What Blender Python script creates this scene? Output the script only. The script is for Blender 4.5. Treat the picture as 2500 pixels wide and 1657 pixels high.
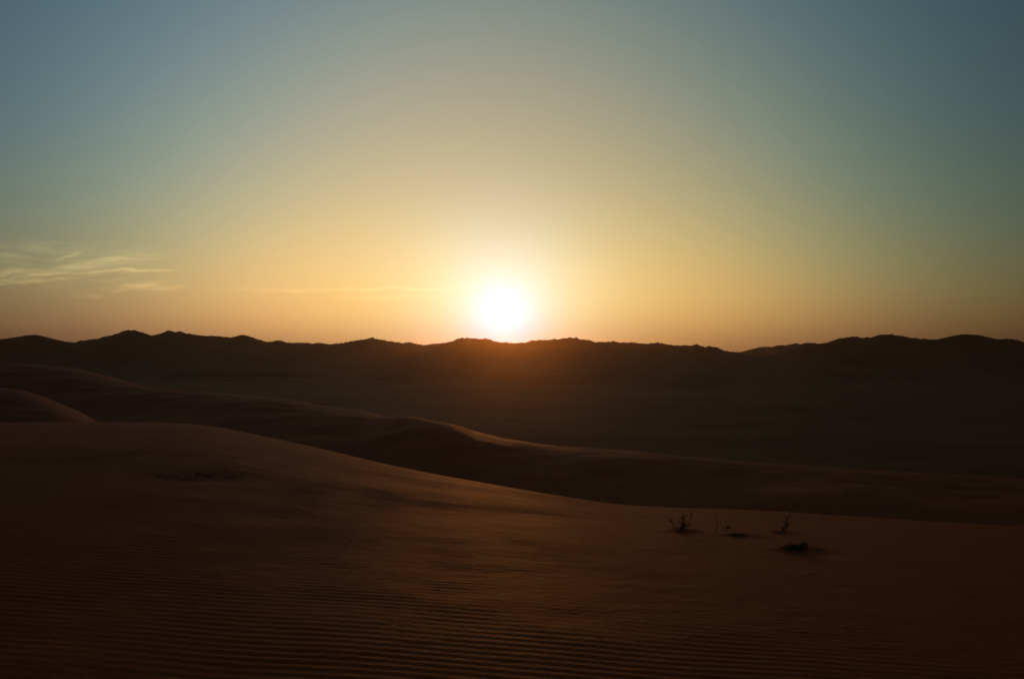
import bpy, bmesh, math, random
import numpy as np
from mathutils import Vector

for o in list(bpy.data.objects):
    bpy.data.objects.remove(o, do_unlink=True)
scene = bpy.context.scene
COL = scene.collection
random.seed(7)

# ------------------------------------------------------------------ camera
FOCAL, YH, EYE = 2453.0, 850.0, 1.7          # focal length and horizon row in photo pixels, eye height in m
cam_data = bpy.data.cameras.new('camera')
cam_data.sensor_width = 36.0
cam_data.lens = 36.0 * FOCAL / 2500.0
cam_data.clip_start = 0.1
cam_data.clip_end = 60000.0
cam = bpy.data.objects.new('camera', cam_data)
COL.objects.link(cam)
cam.location = (0, 0, EYE)
cam.rotation_euler = (math.radians(90) + math.atan((YH - 828.5) / FOCAL), 0, 0)
scene.camera = cam

# ------------------------------------------------------------------ sun and sky
SUN_AZ = math.atan((1230 - 1250) / FOCAL)     # to the right of straight ahead
SUN_EL = math.atan((YH - 785) / FOCAL)
SUN_DIR = Vector((math.sin(SUN_AZ) * math.cos(SUN_EL), math.cos(SUN_AZ) * math.cos(SUN_EL), math.sin(SUN_EL)))
SUN_STRENGTH = 0.30
SUN_COLOR = (1.0, 0.30, 0.04)
HAZE_DENSITY = 0.000017
HAZE_ANISO = 0.93
EXPOSURE = 0.0

# sky colour: exp(sum of feature * RGB weights); features fall off with elevation and with angle from the sun
SKY_W = [[-4.1146, -3.6422, -3.1226], [-2.5749, -1.9276, 0.0539], [2.7286, 0.1535, -2.6660], [0.1519, 0.2919, 0.1837],
         [-0.0764, 0.0440, 0.4567], [-0.5380, 0.1596, 1.0206], [-1.9492, -0.9972, -1.0688], [1.0933, 3.2652, 3.2513],
         [0.0515, 0.6218, 0.8116], [-1.1701, -0.9172, -1.0277], [4.1395, -0.2577, -1.4183], [-0.5991, 1.1564, 1.5283],
         [0.3680, 0.3551, 1.1307], [0.4663, 0.1659, -0.3104], [0.4889, 0.3092, 0.2208]]

world = bpy.data.worlds.new('World')
scene.world = world
world.use_nodes = True
nt = world.node_tree
N, L = nt.nodes, nt.links
bg = N['Background']


def sock(inp, v):
    if isinstance(v, (int, float, tuple, list)):
        inp.default_value = v
    else:
        L.new(v, inp)


def M(op, a, b=0.0, c=0.0, clamp=False):
    n = N.new('ShaderNodeMath')
    n.operation = op
    n.use_clamp = clamp
    sock(n.inputs[0], a)
    sock(n.inputs[1], b)
    sock(n.inputs[2], c)
    return n.outputs[0]


def V(op, a, b=(0, 0, 0), c=(0, 0, 0)):
    n = N.new('ShaderNodeVectorMath')
    n.operation = op
    sock(n.inputs[0], a)
    sock(n.inputs[1], b)
    sock(n.inputs[2], c)
    return n.outputs['Value'] if op in ('DOT_PRODUCT', 'LENGTH') else n.outputs['Vector']


tc = N.new('ShaderNodeTexCoord')
d = V('NORMALIZE', tc.outputs['Generated'])
sep = N.new('ShaderNodeSeparateXYZ')
L.new(d, sep.inputs[0])
DEG = 180 / math.pi
elev = M('MULTIPLY', M('ARCSINE', sep.outputs[2]), DEG)
azim = M('MULTIPLY', M('ARCTAN2', sep.outputs[0], sep.outputs[1]), DEG)
epos = M('MAXIMUM', elev, 0.0)
# angle to the sun from the chord, exact near zero
chord = V('LENGTH', V('SUBTRACT', d, tuple(SUN_DIR)))
theta = M('MULTIPLY', M('ARCSINE', M('MINIMUM', M('MULTIPLY', chord, 0.5), 1.0)), 2 * DEG)


def ex(x, k):
    return M('EXPONENT', M('MULTIPLY', x, -1.0 / k))


def ga(x, k):
    q = M('MULTIPLY', x, 1.0 / k)
    return M('EXPONENT', M('MULTIPLY', M('MULTIPLY', q, q), -1.0))


feat = [None, ex(epos, 2.0), ex(epos, 5), ex(epos, 18), ga(theta, 2.2), ex(theta, 5), ga(theta, 14), ga(theta, 30),
        ex(theta, 12), M('MULTIPLY', sep.outputs[0], ga(theta, 45)), ga(theta, 21), M('MULTIPLY', ex(epos, 6), ga(theta, 22)),
        ga(theta, 6), ga(theta, 1.0),
        M('MULTIPLY', sep.outputs[0], M('MULTIPLY', ex(epos, 6), ga(theta, 45)))]
acc = tuple(SKY_W[0])
for f, w in zip(feat[1:], SKY_W[1:]):
    cb = N.new('ShaderNodeCombineXYZ')
    for i in range(3):
        L.new(f, cb.inputs[i])
    acc = V('MULTIPLY_ADD', cb.outputs[0], tuple(w), acc)
# thin cirrus: a bank of drawn-out streaks low in the left of the sky, a fainter one running towards the sun


def noise(vec, scale, detail, rough=0.55, dist=0.0):
    n = N.new('ShaderNodeTexNoise')
    n.inputs['Scale'].default_value = scale
    n.inputs['Detail'].default_value = detail
    n.inputs['Roughness'].default_value = rough
    n.inputs['Distortion'].default_value = dist
    L.new(vec, n.inputs['Vector'])
    return n.outputs['Fac']


def sstep(x, a, b):
    n = N.new('ShaderNodeMapRange')
    n.interpolation_type = 'SMOOTHSTEP'
    sock(n.inputs[0], x)
    n.inputs[1].default_value = a
    n.inputs[2].default_value = b
    return n.outputs[0]


def azel(X, Y):
    return (math.degrees(math.atan((X - 1250) / FOCAL)), math.degrees(math.atan((YH - Y) / math.hypot(FOCAL, X - 1250))))


def coords(sa, se, off=0.0):
    c = N.new('ShaderNodeCombineXYZ')
    L.new(M('MULTIPLY', azim, sa), c.inputs[0])
    L.new(M('MULTIPLY', elev, se), c.inputs[1])
    c.inputs[2].default_value = off
    return c.outputs[0]


warp = M('MULTIPLY', M('SUBTRACT', noise(coords(0.35, 0.9), 1.0, 4), 0.5), 0.85)
welev = M('ADD', elev, warp)
fibre_c = N.new('ShaderNodeCombineXYZ')
L.new(M('MULTIPLY', azim, 0.5), fibre_c.inputs[0])
L.new(M('MULTIPLY', M('ADD', welev, M('MULTIPLY', azim, -0.09)), 5.5), fibre_c.inputs[1])
fibre = sstep(noise(fibre_c.outputs[0], 1.0, 5, 0.6), 0.30, 0.72)
#          from            to          width  strength  fade at the ends (degrees)
STREAKS = [((-420, 716), (372, 626), 0.24, 0.85, 2.6), ((40, 672), (420, 657), 0.10, 0.95, 2.2), ((-380, 704), (170, 680), 0.15, 0.75, 2.4),
           ((265, 709), (400, 690), 0.16, 0.70, 1.6), ((345, 708), (455, 698), 0.12, 0.55, 1.2), ((140, 626), (196, 609), 0.11, 0.85, 0.7),
           ((-420, 640), (70, 628), 0.30, 0.30, 2.0), ((175, 720), (250, 727), 0.09, 0.40, 0.9), ((-420, 600), (170, 606), 0.14, 0.26, 3.0),
           ((560, 708), (1110, 704), 0.10, 0.34, 3.5), ((820, 730), (1060, 724), 0.09, 0.18, 2.0)]
cloud = None
for p0, p1, wid, amp, fade in STREAKS:
    (a0, e0), (a1, e1) = azel(*p0), azel(*p1)
    line = M('MULTIPLY_ADD', azim, (e1 - e0) / (a1 - a0), e0 - a0 * (e1 - e0) / (a1 - a0))
    q = M('MULTIPLY', M('SUBTRACT', welev, line), 1.0 / wid)
    band = M('EXPONENT', M('MULTIPLY', M('MULTIPLY', q, q), -1.0))
    run = M('MULTIPLY', sstep(azim, a0 - fade * 0.4, a0 + fade * 0.6), sstep(azim, a1 + fade * 0.4, a1 - fade * 0.6))
    c = M('MULTIPLY', M('MULTIPLY', band, run), amp)
    cloud = c if cloud is None else M('ADD', cloud, c)
veil = M('MULTIPLY', M('MULTIPLY', sstep(azim, -17.0, -25.0), M('MULTIPLY', sstep(elev, 2.4, 3.6), sstep(elev, 5.9, 5.1))), 0.42)
cloud = M('ADD', M('MULTIPLY', cloud, M('MULTIPLY_ADD', fibre, 0.8, 0.35)), M('MULTIPLY', veil, fibre))
cc = N.new('ShaderNodeCombineXYZ')
for i in range(3):
    L.new(cloud, cc.inputs[i])
acc = V('MULTIPLY_ADD', cc.outputs[0], (0.50, 0.45, 0.29), acc)
s3 = N.new('ShaderNodeSeparateXYZ')
L.new(acc, s3.inputs[0])
c3 = N.new('ShaderNodeCombineXYZ')
for i in range(3):
    L.new(M('EXPONENT', s3.outputs[i]), c3.inputs[i])
sky = N.new('ShaderNodeTexSky')
sky.sky_type = 'NISHITA'
sky.sun_disc = False
sky.sun_elevation = SUN_EL
sky.sun_rotation = SUN_AZ
sky.air_density = 1.0
sky.dust_density = 1.0
sky.ozone_density = 1.0
lum = V('DOT_PRODUCT', c3.outputs[0], (0.25, 0.62, 0.13))
c4 = N.new('ShaderNodeCombineXYZ')
for i in range(3):
    L.new(lum, c4.inputs[i])
SKY_DESAT = 0.11                                   # how far the sky colours are mixed towards their own luminance
grey = V('MULTIPLY_ADD', c4.outputs[0], (SKY_DESAT, SKY_DESAT, SKY_DESAT), V('MULTIPLY', c3.outputs[0], (1 - SKY_DESAT, 1 - SKY_DESAT, 1 - SKY_DESAT)))
total = V('MULTIPLY_ADD', sky.outputs[0], (0.06, 0.06, 0.06), V('MULTIPLY', grey, (10.0, 10.0, 10.0)))
L.new(total, bg.inputs[0])
bg.inputs[1].default_value = 0.1
world.cycles.sampling_method = 'MANUAL'
world.cycles.sample_map_resolution = 2048

sun_data = bpy.data.lights.new('sun', 'SUN')
sun_data.energy = SUN_STRENGTH
sun_data.angle = math.radians(0.53)
sun_data.color = SUN_COLOR
sun = bpy.data.objects.new('sun', sun_data)
COL.objects.link(sun)
sun.rotation_euler = SUN_DIR.to_track_quat('Z', 'Y').to_euler()
sun.location = (0, 0, 50)

scene.view_settings.view_transform = 'Standard'
scene.view_settings.look = 'None'
scene.view_settings.exposure = EXPOSURE
scene.view_settings.gamma = 1.0
scene.view_settings.use_curve_mapping = False
scene.cycles.use_denoising = True
scene.cycles.volume_bounces = 1


# ------------------------------------------------------------------ materials
def make_sand(name, dark, light, grain_scale, patch_scale, bump, spec, rough_scale, rough_height):
    m = bpy.data.materials.new(name)
    m.use_nodes = True
    t = m.node_tree
    b = t.nodes['Principled BSDF']
    g = t.nodes.new('ShaderNodeNewGeometry')
    n1 = t.nodes.new('ShaderNodeTexNoise')
    n1.inputs['Scale'].default_value = patch_scale
    n1.inputs['Detail'].default_value = 6
    n2 = t.nodes.new('ShaderNodeTexNoise')
    n2.inputs['Scale'].default_value = grain_scale
    n2.inputs['Detail'].default_value = 3
    for n in (n1, n2):
        t.links.new(g.outputs['Position'], n.inputs['Vector'])
    mx = t.nodes.new('ShaderNodeMath')
    mx.operation = 'MULTIPLY_ADD'
    t.links.new(n2.outputs['Fac'], mx.inputs[0])
    mx.inputs[1].default_value = 0.45
    t.links.new(n1.outputs['Fac'], mx.inputs[2])
    r = t.nodes.new('ShaderNodeValToRGB')
    r.color_ramp.elements[0].position = 0.45
    r.color_ramp.elements[1].position = 1.0
    r.color_ramp.elements[0].color = (*dark, 1)
    r.color_ramp.elements[1].color = (*light, 1)
    t.links.new(mx.outputs[0], r.inputs[0])
    t.links.new(r.outputs[0], b.inputs['Base Color'])
    b.inputs['Roughness'].default_value = 0.72
    b.inputs['Specular IOR Level'].default_value = spec
    b.inputs['Specular Tint'].default_value = (1.0, 0.42, 0.14, 1)
    bp = t.nodes.new('ShaderNodeBump')
    bp.inputs['Strength'].default_value = bump
    bp.inputs['Distance'].default_value = 0.02
    t.links.new(n2.outputs['Fac'], bp.inputs['Height'])
    n3 = t.nodes.new('ShaderNodeTexNoise')
    n3.inputs['Scale'].default_value = rough_scale
    n3.inputs['Detail'].default_value = 10
    n3.inputs['Roughness'].default_value = 0.66
    t.links.new(g.outputs['Position'], n3.inputs['Vector'])
    b2 = t.nodes.new('ShaderNodeBump')
    b2.inputs['Strength'].default_value = 1.0
    b2.inputs['Distance'].default_value = rough_height
    t.links.new(n3.outputs['Fac'], b2.inputs['Height'])
    t.links.new(b2.outputs[0], bp.inputs['Normal'])
    t.links.new(bp.outputs[0], b.inputs['Normal'])
    return m


SAND = make_sand('orange_sand', (0.26, 0.050, 0.008), (0.385, 0.084, 0.015), 90.0, 0.12, 0.25, 0.03, 0.7, 0.08)
FAR_SAND = make_sand('far_sand', (0.20, 0.066, 0.02), (0.28, 0.100, 0.032), 0.5, 0.004, 0.0, 0.02, 0.012, 7.0)


def plain_mat(name, ca, cb, rough=0.9):
    m = bpy.data.materials.new(name)
    m.use_nodes = True
    t = m.node_tree
    b = t.nodes['Principled BSDF']
    n = t.nodes.new('ShaderNodeTexNoise')
    n.inputs['Scale'].default_value = 14.0
    n.inputs['Detail'].default_value = 4
    c = t.nodes.new('ShaderNodeTexCoord')
    t.links.new(c.outputs['Object'], n.inputs['Vector'])
    r = t.nodes.new('ShaderNodeValToRGB')
    r.color_ramp.elements[0].position = 0.35
    r.color_ramp.elements[1].position = 0.7
    r.color_ramp.elements[0].color = (*ca, 1)
    r.color_ramp.elements[1].color = (*cb, 1)
    t.links.new(n.outputs['Fac'], r.inputs[0])
    t.links.new(r.outputs[0], b.inputs['Base Color'])
    b.inputs['Roughness'].default_value = rough
    b.inputs['Specular IOR Level'].default_value = 0.2
    return m


BARK = plain_mat('dry_bark', (0.05, 0.037, 0.026), (0.10, 0.075, 0.05))
LEAF = plain_mat('dusty_leaf', (0.035, 0.04, 0.02), (0.075, 0.075, 0.04))
STRAW = plain_mat('dry_grass', (0.08, 0.065, 0.035), (0.15, 0.115, 0.06))


# ------------------------------------------------------------------ helpers
def px(X, Y, dist):
    """photo pixel and distance ahead -> a point of the place"""
    return np.array([dist * (X - 1250) / FOCAL, dist, EYE + dist * (YH - Y) / FOCAL])


def wave_noise(x, y, wl, seed, octaves=3, n=7):
    """smooth noise, about -1..1, from sums of sines in random directions"""
    r = np.random.RandomState(seed)
    out = np.zeros_like(x, dtype=float)
    amp, tot = 1.0, 0.0
    for o in range(octaves):
        a = r.uniform(0, 2 * math.pi, n)
        p = r.uniform(0, 2 * math.pi, n)
        k = 2 * math.pi / (wl * r.uniform(0.7, 1.4, n))
        s = np.zeros_like(out)
        for i in range(n):
            s += np.sin((x * np.cos(a[i]) + y * np.sin(a[i])) * k[i] + p[i])
        out += amp * s / math.sqrt(n / 2) * 0.6
        tot += amp
        amp *= 0.5
        wl *= 0.47
    return out / tot


def smooth(a, b, x):
    t = np.clip((x - a) / (b - a), 0, 1)
    return t * t * (3 - 2 * t)


def grid_object(name, X, Y, Z, mat, kind='structure'):
    rows, cols = X.shape
    co = np.stack([X, Y, Z], -1).reshape(-1, 3)
    i = np.arange(rows * cols).reshape(rows, cols)
    q = np.stack([i[:-1, :-1], i[:-1, 1:], i[1:, 1:], i[1:, :-1]], -1).reshape(-1, 4)
    me = bpy.data.meshes.new(name)
    me.vertices.add(len(co))
    me.vertices.foreach_set('co', co.ravel().astype(np.float32))
    me.loops.add(q.size)
    me.loops.foreach_set('vertex_index', q.ravel().astype(np.int32))
    me.polygons.add(len(q))
    me.polygons.foreach_set('loop_start', np.arange(0, q.size, 4, dtype=np.int32))
    me.polygons.foreach_set('use_smooth', np.ones(len(q), dtype=bool))
    me.update(calc_edges=True)
    me.validate()
    me.materials.append(mat)
    o = bpy.data.objects.new(name, me)
    COL.objects.link(o)
    o['kind'] = kind
    return o


def pchip(xs, ys, x):
    """monotone cubic through the points, so that small peaks stay where they are"""
    xs, ys = np.asarray(xs, float), np.asarray(ys, float)
    h = np.diff(xs)
    dl = np.diff(ys) / h
    m = np.zeros(len(xs))
    m[0], m[-1] = dl[0], dl[-1]
    for i in range(1, len(xs) - 1):
        if dl[i - 1] * dl[i] > 0:
            w1, w2 = 2 * h[i] + h[i - 1], h[i] + 2 * h[i - 1]
            m[i] = (w1 + w2) / (w1 / dl[i - 1] + w2 / dl[i])
    k = np.clip(np.searchsorted(xs, x) - 1, 0, len(xs) - 2)
    t = (x - xs[k]) / h[k]
    return ((1 + 2 * t) * (1 - t) ** 2 * ys[k] + t * (1 - t) ** 2 * h[k] * m[k]
            + t * t * (3 - 2 * t) * ys[k + 1] + t * t * (t - 1) * h[k] * m[k + 1])


# ------------------------------------------------------------------ the valley floor, out to the horizon
FLOOR = -60.0
rr = np.concatenate([np.linspace(1, 150, 12), np.geomspace(170, 12000, 230)])
aa = np.linspace(0, 2 * math.pi, 361)
R_, A_ = np.meshgrid(rr, aa, indexing='ij')
gx, gy = R_ * np.sin(A_), R_ * np.cos(A_)
gz = FLOOR + 3.0 * wave_noise(gx, gy, 380, 3, 4) * smooth(150, 500, R_) - 25 * smooth(6000, 12000, R_)
grid_object('ground', gx, gy, gz, FAR_SAND)

# ------------------------------------------------------------------ far dune ridges along the skyline
SKYLINE = [(-900, 822), (-700, 834), (-520, 812), (-350, 832), (-200, 816), (-90, 832), (0, 828.7), (36, 824), (72, 817.6), (95, 818.7), (108, 824), (144, 832), (176, 836), (201, 832),
           (244, 825), (280, 817), (305, 808), (325, 806), (338, 810), (359, 816.5), (374, 817.6), (392, 813), (410, 807),
           (418.5, 808), (426, 810), (435, 808.6), (445, 813), (467, 816), (503, 819), (539, 821), (564, 823), (578, 819),
           (591, 817), (607, 821), (632, 830), (654, 834), (668, 833), (677, 831), (690, 834), (711, 837), (750, 840),
           (790, 841), (812, 839.5), (850, 835), (872, 830), (897, 827), (909, 824.5), (918.5, 827), (936.5, 831),
           (958, 834), (983, 837), (998, 834.6), (1012, 838), (1030, 842), (1051, 840), (1080, 837), (1105, 832), (1120, 826),
           (1132, 824.5), (1159, 825.6), (1188, 827), (1206, 832), (1231, 836), (1249, 837), (1278, 836), (1296, 832),
           (1310, 830), (1328, 830), (1353, 828), (1375, 826), (1385.6, 824.5), (1407, 825), (1421.5, 829), (1443, 830),
           (1450, 834), (1482.6, 835), (1502, 833), (1515, 836), (1536.5, 836), (1562, 838), (1583, 839), (1601, 836),
           (1615.5, 838), (1650, 843), (1682, 843.7), (1700, 841), (1722, 847), (1734, 845.5), (1758, 851.6), (1776, 857),
           (1801, 861), (1840, 868), (1875, 866), (1910, 857), (1945, 847), (1960, 842), (1973, 837), (1991, 838), (2020, 835.5), (2052, 827), (2085, 822), (2106, 824),
           (2128, 824), (2146, 818), (2156.5, 816.4), (2196, 819), (2225, 824), (2253.5, 828), (2282, 828.6), (2314.6, 824),
           (2343, 817), (2368.5, 816), (2390, 818.6), (2415, 823), (2440, 828), (2462, 827), (2480, 830), (2500, 836),
           (2600, 824), (2720, 840), (2850, 818), (3000, 836), (3200, 812), (3400, 834)]
BEHIND = [(-900, 840), (-500, 846), (0, 845), (400, 846), (620, 842), (700, 838), (730, 836.2), (752, 837.2), (765, 838.5), (781, 836.6), (800, 839.5), (840, 843), (1000, 848), (1300, 847),
          (1600, 850), (1780, 860), (1801, 859.3), (1826, 858), (1844, 850), (1865.6, 846.6), (1887, 846.6), (1901.5, 843), (1923, 842), (1941, 838), (1957, 841),
          (1985, 843), (2060, 845), (2200, 842), (2500, 846), (3000, 838), (3400, 845)]


def ridge(name, pts, dist_fn, front, back, base, seed, rough, npts=1500):
    pts = sorted(pts)
    X = np.linspace(pts[0][0], pts[-1][0], npts)
    Yp = pchip([p[0] for p in pts], [p[1] for p in pts], X)
    D = dist_fn(X)
    cx, cy = D * (X - 1250) / FOCAL, D
    cz = EYE + D * (YH - Yp) / FOCAL
    r = np.random.RandomState(seed)
    jit = np.zeros(npts)
    for k, amp in ((3, 1.0), (9, 0.5), (23, 0.35)):
        jit += amp * np.convolve(r.normal(0, 1, npts), np.hanning(k + 2)[1:-1] / math.sqrt(k * 0.375), 'same')
    cz = cz + np.where(jit > 0, jit, jit * 0.6) * rough
    v = np.concatenate([-np.geomspace(front, 1.0, 46), [0.0], np.geomspace(1.0, back, 24)])
    VV, CX = np.meshgrid(v, cx, indexing='ij')
    CY, CZ = np.meshgrid(v, cy, indexing='ij')[1], np.meshgrid(v, cz, indexing='ij')[1]
    # spurs and gullies: the foot of the front face swings in and out
    swing = 1.0 + 0.38 * wave_noise(CX, CY * 0, 330, seed + 1, 4)
    t = np.clip(-VV / (front * np.clip(swing, 0.45, 1.6)), 0, 1)
    tb = np.clip(VV / back, 0, 1)
    fall_f = 1 - (1 - t) ** 2.1
    fall_b = 0.6 * tb + 0.4 * smooth(0, 1, tb)
    H = CZ - (base - 3.0)
    Z = CZ - H * np.where(VV < 0, fall_f, fall_b)
    Yw = CY + VV
    mid = np.sin(np.clip(t, 0, 1) * math.pi)
    Z += mid * (6.0 * wave_noise(CX, Yw, 180, seed + 5, 4))
    return grid_object(name, CX, Yw, Z, FAR_SAND)


ridge('far_dune_ridge', SKYLINE, lambda X: 2850 - 350 * ((X - 1200) / 1300) ** 2 / (1 + ((X - 1200) / 1800) ** 2), 950.0, 700.0, FLOOR, 11, 0.8, 2600)
ridge('distant_dune_ridge', BEHIND, lambda X: 4300 + 0 * X, 900.0, 900.0, FLOOR, 23, 0.8, 2600)
ridge('low_dune_ridge', [(-900, 884), (-400, 893), (0, 893), (150, 889), (330, 895), (480, 898), (640, 893), (760, 899), (900, 903), (1040, 899), (1180, 904), (1320, 908),
                         (1480, 903), (1640, 906), (1800, 912), (1960, 904), (2100, 899), (2240, 903), (2400, 896), (2560, 893), (2900, 884), (3400, 890)],
      lambda X: 2050 + 130 * np.sin(X / 310.0) + 60 * np.sin(X / 97.0), 520.0, 260.0, FLOOR, 41, 0.7)

# ------------------------------------------------------------------ dunes in the middle distance
MIDDLE = [(-900, 846, 420), (-300, 868, 350), (0, 884, 320), (72, 889, 310), (118, 895, 300), (172, 907, 290), (215, 919, 280), (251, 930, 273), (287, 938, 268),
          (323, 944, 262), (380, 951, 256), (467, 957, 250), (575, 966, 240), (665, 975, 230), (754, 989, 220),
          (808, 998, 214), (854, 1005, 208), (908, 1016, 203), (944, 1020, 200), (969, 1018, 196), (1015, 1022, 190), (1059, 1030, 184), (1087, 1035, 181), (1123, 1047, 178),
          (1159, 1062, 177), (1195, 1071, 176), (1249, 1081, 175), (1303, 1087, 174), (1375, 1096, 172), (1447, 1101, 170), (1554, 1107, 168),
          (1758, 1124, 165), (1973, 1140, 162), (2300, 1160, 160), (2700, 1180, 158), (3300, 1210, 155)]
SMALL = [(-900, 880, 190), (-400, 905, 165), (-200, 925, 150), (-80, 938, 140), (0, 949, 134), (40, 961, 130), (80, 979, 126), (105, 993, 122), (125, 1006, 119), (145, 1022, 116), (180, 1048, 112), (230, 1085, 108)]


def crest_dune(name, pts, front, back, sf_near, s_far, width, seed, lump, npts=900):
    """a dune given by its crest line: a steep face towards us, a gentle one away, a rounded crest"""
    P = np.array([px(*p) for p in pts])
    xs = [p[0] for p in pts]
    U = np.linspace(xs[0], xs[-1], npts)
    cx, cy, cz = (pchip(xs, P[:, i], U) for i in range(3))
    v = np.concatenate([-np.geomspace(front, 0.3, 60), [0.0], np.geomspace(0.3, back, 60)])
    VV, CX = np.meshgrid(v, cx, indexing='ij')
    CY = np.meshgrid(v, cy, indexing='ij')[1]
    CZ = np.meshgrid(v, cz, indexing='ij')[1]
    UU = np.meshgrid(v, U, indexing='ij')[1]
    sn = sf_near(UU)
    Yw = CY + VV
    W = width(UU)
    rnd = np.sqrt(VV ** 2 + W ** 2) - W
    Z = CZ - rnd * np.where(VV < 0, sn, s_far)
    Z += lump * wave_noise(CX, Yw, 38, seed, 4) * smooth(0, 18, np.abs(VV))
    Z += 0.11 * wave_noise(CX * 0.6, Yw * 1.3, 8, seed + 3, 4) * smooth(0.5, 7, np.abs(VV))
    Z += 0.16 * wave_noise(CX, Yw * 0 + seed, 13, seed + 9, 5)
    Z -= 0.0009 * np.maximum(VV - 30, 0) ** 2
    Z = np.maximum(Z, FLOOR - 2 - 0.001 * np.abs(VV))
    return grid_object(name, CX, Yw, Z, SAND)


crest_dune('middle_dune', MIDDLE, 130.0, 320.0,
           lambda U: 0.10 + 0.05 * smooth(900, 1010, U) * (1 - smooth(1150, 1350, U)) + 0.05 * (1 - smooth(350, 600, U)) - 0.08 * smooth(1250, 1900, U),
           0.16, lambda U: 20.0 - 11.0 * smooth(930, 985, U) * (1 - smooth(1085, 1180, U)) - 15.0 * smooth(1350, 1700, U), 31, 0.35)
crest_dune('small_dune', SMALL, 60.0, 90.0, lambda U: 0.16 + 0 * U, 0.32, lambda U: 9.0 + 0 * U, 37, 0.2, 500)

# ------------------------------------------------------------------ the rippled dune in the foreground
CREST_X = [-900, 0, 250, 470, 560, 650, 740, 800, 884, 968, 1051, 1135, 1219, 1303, 1386, 1470, 1554, 1638, 1803, 2000, 2300, 2600, 3200]
CREST_Y = [1022, 1031, 1030, 1033, 1047, 1066, 1084, 1098, 1119, 1138, 1155, 1170, 1184, 1199, 1212, 1226, 1235, 1239, 1245, 1256, 1275, 1295, 1330]


def hollow(x, y, cx, cy, rx, ry, depth):
    q = ((x - cx) / rx) ** 2 + ((y - cy) / ry) ** 2
    return -depth * np.exp(-q)


def fore_height(x, y, ripples=True):
    yy = np.maximum(y, 0.0)
    colpx = 1250 + FOCAL * x / np.maximum(y, 14.0)
    crest = np.interp(colpx, np.linspace(-900, 3200, 400), SMOOTH_CREST)
    yc = 34.0 - 11.0 * smooth(300, 1500, colpx) - 3.5 * smooth(1500, 2300, colpx)       # distance at which the surface rolls over out of sight
    a = (crest - YH) / FOCAL - 2 * EYE / yc
    g = 1 - np.exp(-(yy / 10.0) ** 2)         # the cross tilt fades in, so that the ground under the camera is even
    a = a * g - 0.035 * (1 - g)
    z = -a * yy - EYE / yc ** 2 * yy ** 2
    far = np.maximum(yy - yc * 1.3, 0)
    z -= 0.0012 * far ** 2
    z += 0.016 * wave_noise(x, y, 9, 51, 3) * smooth(6, 16, yy) * (1 - smooth(20, 30, yy))
    for cx, cy, rx, ry, dp in HOLLOWS:
        z += hollow(x, y, cx, cy, rx, ry, dp)
    if ripples:
        w = 0.55 * wave_noise(x, y, 3.0, 61, 2) + 1.3 * wave_noise(x, y, 11, 67, 1)
        for fx, fy, sg in FORKS:              # places where two ripples join into one
            w += sg * np.arctan2(y - fy, (x - fx) * 0.25) / (2 * math.pi)
        lam = 0.10
        ph = 2 * math.pi * ((y + 0.17 * x) / lam + w)
        r = np.sin(ph) + 0.30 * np.sin(2 * ph + 0.9)
        env = 0.62 + 0.5 * wave_noise(x, y, 4.5, 71, 3) + 0.2 * wave_noise(x, y, 0.9, 73, 1)
        z += 0.0019 * np.clip(env, 0.15, 1.2) * r * (1 - smooth(17, 28, yy)) * smooth(-2, 1, y) * (1.25 - 0.75 * smooth(-1.0, 3.5, x))
        z += 0.002 * wave_noise(x, y, 0.6, 77, 3) * (1 - smooth(16, 30, yy))
    return z


_c = pchip(CREST_X, CREST_Y, np.linspace(-900, 3200, 400))
_k = np.ones(15) / 15
SMOOTH_CREST = np.convolve(np.pad(_c, 7, 'edge'), _k, 'valid')
HOLLOWS = []
_r = random.Random(5)
FORKS = [(_r.uniform(-9, 9), _r.uniform(4, 17), _r.choice((-1, 1))) for _ in range(46)]


def fore_point(X, Y):
    """where the line of sight through a photo pixel meets the foreground dune"""
    t = np.geomspace(3, 120, 6000)
    z = fore_height(t * (X - 1250) / FOCAL, t, False)
    ray = EYE + t * (YH - Y) / FOCAL
    k = np.argmax(ray < z)
    return np.array([t[k] * (X - 1250) / FOCAL, t[k], z[k]]) if ray.min() < z[np.argmin(ray)] or (ray < z).any() else None


# shallow scoops in the sand: (photo pixel) -> place, then size in m
for X, Y, rx, ry, dp in [(425, 1170, 0.55, 0.9, 0.055), (452, 1160, 0.35, 0.6, 0.05), (492, 1166, 0.5, 0.7, 0.06), (530, 1160, 0.3, 0.6, 0.04), (575, 1170, 0.5, 0.6, 0.06),
                         (345, 1172, 0.6, 0.7, 0.04), (390, 1178, 0.4, 0.5, 0.035), (440, 1224, 0.18, 0.2, 0.02), (470, 1224, 0.2, 0.2, 0.02), (640, 1208, 0.5, 0.4, 0.03),
                         (690, 1200, 0.3, 0.3, 0.025), (1235, 1396, 0.22, 0.16, 0.012), (1210, 1388, 0.3, 0.2, 0.01), (1330, 1420, 0.4, 0.3, 0.01), (640, 1052, 1.0, 1.5, 0.05),
                         (1668, 1297, 0.22, 0.22, -0.11), (1912, 1300, 0.18, 0.2, -0.09), (1942, 1340, 0.26, 0.22, -0.12), (1800, 1306, 0.28, 0.16, -0.07)]:
    p = fore_point(X, Y)
    if p is not None:
        HOLLOWS.append((p[0], p[1], rx, ry, dp * 0.28 if dp > 0 else dp * 0.45))

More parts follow.
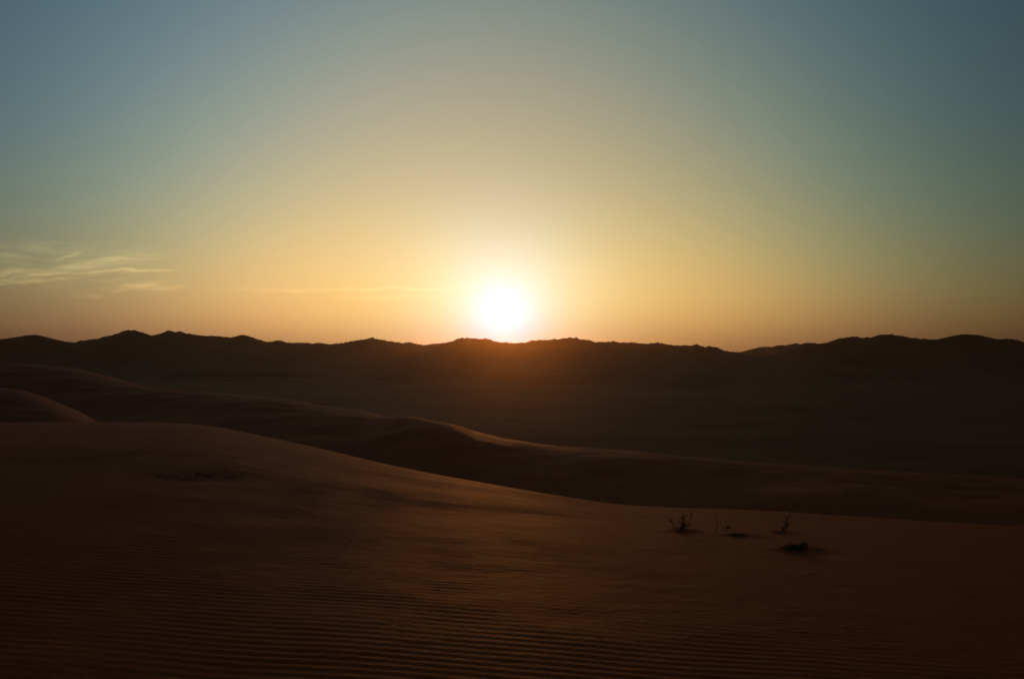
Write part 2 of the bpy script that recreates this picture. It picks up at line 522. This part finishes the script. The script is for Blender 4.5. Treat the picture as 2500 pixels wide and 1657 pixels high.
ys = list(np.linspace(-14, 2.0, 50))
y = 2.0
while y < 175:
    y += 0.011 if y < 8 else (0.00135 * y if y < 27 else 0.008 * y)
    ys.append(y)
ys = np.array(ys)
ts = np.linspace(-1, 1, 460)
TT, YY = np.meshgrid(ts, ys)
XX = TT * (11 + 0.78 * np.maximum(YY, 0))
ZZ = fore_height(XX, YY)
ZZ -= 14 * np.clip((np.abs(TT) - 0.86) / 0.14, 0, 1) ** 2 * (0.3 + np.maximum(YY, 0) / 60)
grid_object('foreground_dune', XX, YY, ZZ, SAND)

# ------------------------------------------------------------------ haze over the valley
bm = bmesh.new()
bmesh.ops.create_cube(bm, size=1.0)
hz = bpy.data.meshes.new('haze')
bm.to_mesh(hz)
bm.free()
haze = bpy.data.objects.new('haze', hz)
COL.objects.link(haze)
haze['kind'] = 'stuff'
haze['label'] = 'thin warm dust haze filling the air over the dunes'
lo, hi = FLOOR - 34.0, 80.0
haze.scale = (25000, 25000, hi - lo)
haze.location = (0, 0, (lo + hi) / 2)
hm = bpy.data.materials.new('dust_haze')
hm.use_nodes = True
t = hm.node_tree
t.nodes.remove(t.nodes['Principled BSDF'])
pv = t.nodes.new('ShaderNodeVolumePrincipled')
pv.inputs['Color'].default_value = (0.95, 0.78, 0.58, 1)
pv.inputs['Density'].default_value = HAZE_DENSITY
pv.inputs['Anisotropy'].default_value = HAZE_ANISO
t.links.new(pv.outputs[0], t.nodes['Material Output'].inputs['Volume'])
hz.materials.append(hm)


# ------------------------------------------------------------------ plants on the foreground dune
def tube(verts, faces, pts, radii, sides=5):
    base = len(verts)
    for i, (p, r) in enumerate(zip(pts, radii)):
        d = (pts[min(i + 1, len(pts) - 1)] - pts[max(i - 1, 0)]).normalized()
        u = d.orthogonal().normalized()
        w = d.cross(u)
        for k in range(sides):
            a = 2 * math.pi * k / sides
            verts.append(p + (u * math.cos(a) + w * math.sin(a)) * r)
    for i in range(len(pts) - 1):
        for k in range(sides):
            a, b = base + i * sides + k, base + i * sides + (k + 1) % sides
            faces.append((a, b, b + sides, a + sides))
    faces.append(tuple(base + (len(pts) - 1) * sides + k for k in range(sides)))


def mesh_part(name, verts, faces, mat, parent=None):
    me = bpy.data.meshes.new(name)
    me.from_pydata([tuple(v) for v in verts], [], faces)
    me.materials.append(mat)
    for p in me.polygons:
        p.use_smooth = True
    o = bpy.data.objects.new(name, me)
    COL.objects.link(o)
    o.parent = parent
    return o


def thing(name, label, cat, loc, group=None):
    o = bpy.data.objects.new(name, None)
    o.empty_display_size = 0.2
    COL.objects.link(o)
    o.location = tuple(loc)
    o['label'] = label
    o['category'] = cat
    if group:
        o['group'] = group
    return o


def wander(rng, start, direction, length, n, bend, lift=0.0):
    pts, d, p = [start.copy()], direction.normalized(), start.copy()
    for i in range(n):
        d = (d + Vector((rng.gauss(0, bend), rng.gauss(0, bend), rng.gauss(0, bend) + lift))).normalized()
        p = p + d * (length / n)
        pts.append(p.copy())
    return pts


def leaf(verts, faces, p, rng, size):
    d = Vector((rng.gauss(0, 1), rng.gauss(0, 1), rng.gauss(0.3, 1))).normalized()
    u = d.orthogonal().normalized()
    w = d.cross(u)
    b = len(verts)
    verts.extend([p, p + d * size * 0.5 + u * size * 0.22 + w * size * 0.06, p + d * size, p + d * size * 0.5 - u * size * 0.22 + w * size * 0.06])
    faces.append((b, b + 1, b + 2, b + 3))


def shrub(name, label, cat, X, Y, mains, seed, leaf_n, leaf_size, twig_n=5, radius=0.012):
    """mains: list of (direction, length in units of the viewing distance / FOCAL, bend) of the main stems"""
    rng = random.Random(seed)
    base = fore_point(X, Y)
    unit = base[1] / FOCAL
    leaf_size, radius = leaf_size * unit, radius * unit
    root = thing(name, label, cat, (base[0], base[1], base[2] - 0.02))
    lv, lf = [], []
    for dvec, length, bend in mains:
        length = length * unit
        pts = wander(rng, Vector((rng.uniform(-.04, .04), rng.uniform(-.04, .04), 0)), Vector(dvec), length, 9, bend)
        v, f = [], []
        tube(v, f, pts, [radius * (1 - 0.085 * i) for i in range(len(pts))])
        st = mesh_part('stem', v, f, BARK, root)
        tv, tf = [], []
        for k in range(twig_n):
            i = rng.randint(2, len(pts) - 1)
            d = (pts[i] - pts[i - 1]).normalized()
            side = Vector((rng.gauss(0, 1), rng.gauss(0, 1), rng.gauss(0.4, 0.6)))
            tl = length * rng.uniform(0.14, 0.36)
            tp = wander(rng, pts[i], d * 0.8 + side * 0.6, tl, 5, 0.16, 0.05)
            tube(tv, tf, tp, [radius * 0.5 * (1 - 0.14 * q) for q in range(len(tp))], 4)
            for q in range(2):
                j = rng.randint(1, 4)
                t2 = wander(rng, tp[j], (tp[j] - tp[j - 1]) + Vector((rng.gauss(0, 1), rng.gauss(0, 1), rng.gauss(0.3, 0.7))) * tl * 0.25, tl * 0.5, 4, 0.2)
                tube(tv, tf, t2, [radius * 0.3 * (1 - 0.15 * e) for e in range(len(t2))], 3)
                for e in range(leaf_n):
                    leaf(lv, lf, t2[rng.randint(1, 4)] + Vector((rng.gauss(0, 1), rng.gauss(0, 1), rng.gauss(0, 1))) * leaf_size * 0.25, rng, leaf_size * rng.uniform(.6, 1.3))
        if tv:
            mesh_part('twigs', tv, tf, BARK, st)['kind'] = 'stuff'
    if lv:
        fo = mesh_part('foliage', lv, lf, LEAF, root)
        fo['kind'] = 'stuff'
    return root


def tuft(name, label, X, Y, half_w, height, n, seed, mat=None, lean=0.3):
    rng = random.Random(seed)
    base = fore_point(X, Y)
    unit = base[1] / FOCAL
    half_w, height = half_w * unit, height * unit
    root = thing(name, label, 'grass tuft' if mat is None else 'scrub', (base[0], base[1], base[2] - 0.02))
    v, f = [], []
    for k in range(n):
        ox = rng.uniform(-half_w, half_w)
        oy = rng.gauss(0, half_w * 0.35)
        gz = fore_height(np.array([base[0] + ox]), np.array([base[1] + oy]), False)[0] - base[2]
        d = Vector((rng.gauss(0.05, lean), rng.gauss(0, lean), 1))
        pts = wander(rng, Vector((ox, oy, gz)), d, height * rng.uniform(0.35, 1.0), 4, 0.10, -0.05)
        tube(v, f, pts, [0.004, 0.004, 0.0032, 0.0022, 0.0012], 3)
    bl = mesh_part('blades' if mat is None else 'twigs', v, f, mat or STRAW, root)
    bl['kind'] = 'stuff'
    return root


shrub('dry_shrub', 'sparse upright twiggy shrub on the crest of the foreground dune, nearest the middle', 'shrub', 1668, 1296,
      [((-0.5, 0, 1), 36, .11), ((-0.25, .1, 1), 44, .10), ((0.05, -.1, 1), 42, .11), ((0.3, 0, 1), 47, .10), ((0.55, .2, 1), 42, .10), ((0.85, .1, 1), 30, .12),
       ((-0.9, 0, .8), 27, .12), ((-0.1, -.4, .9), 30, .12), ((0.2, .5, .9), 34, .12)], 3, 3, 3.6, 6, 0.6)
shrub('leaning_shrub', 'tallest bare shrub, its crooked stem leaning right above the low dark bush', 'shrub', 1912, 1300,
      [((0.42, 0, 1), 72, .10), ((-0.9, .1, .5), 26, .12), ((0.1, .2, 1), 32, .14), ((0.7, .1, 1), 30, .12)], 8, 2, 3.8, 8, 1.0)
shrub('low_bush', 'low dense dark bush at the foot of the tallest leaning shrub', 'bush', 1942, 1340,
      [((math.cos(a) * 1.1, math.sin(a) * 0.8, 0.55 + 0.3 * math.sin(3 * a)), 25, .10) for a in np.linspace(0, 2 * math.pi, 15)[:-1]], 12, 4, 4.0, 7, 0.9)
shrub('dead_stem', 'single thin dead stem standing upright between the two shrubs', 'plant', 1737, 1298, [((0.02, 0, 1), 36, .04)], 15, 1, 3.0, 3, 0.9)
tuft('grass_tuft', 'small dry grass tuft just right of the thin dead stem', 1772, 1288, 8, 16, 26, 21)
tuft('grass_tuft', 'wide dry grass tuft halfway between the dead stem and the leaning shrub', 1798, 1307, 18, 17, 60, 22)
tuft('grass_tuft', 'low straggling line of dry grass running up to the leaning shrub', 1862, 1312, 34, 9, 80, 23)
tuft('low_scrub', 'dark straggling patch of low scrub on the left slope of the foreground dune', 430, 1166, 46, 11, 130, 24, BARK, 0.6)
tuft('low_scrub', 'short dark tuft of scrub at the right end of the scrub patch, left slope', 572, 1168, 24, 10, 70, 25, BARK, 0.6)
tuft('low_scrub', 'dark clump of scrub in the middle of the scrub patch, left slope', 496, 1160, 22, 13, 80, 27, BARK, 0.6)
tuft('low_scrub', 'tiny sparse scrub tuft below the dark patch on the left slope', 452, 1226, 28, 7, 45, 26, BARK, 0.6)
tuft('low_scrub', 'faint low scrub at the far left end of the scrub patch', 342, 1172, 26, 7, 50, 28, BARK, 0.6)
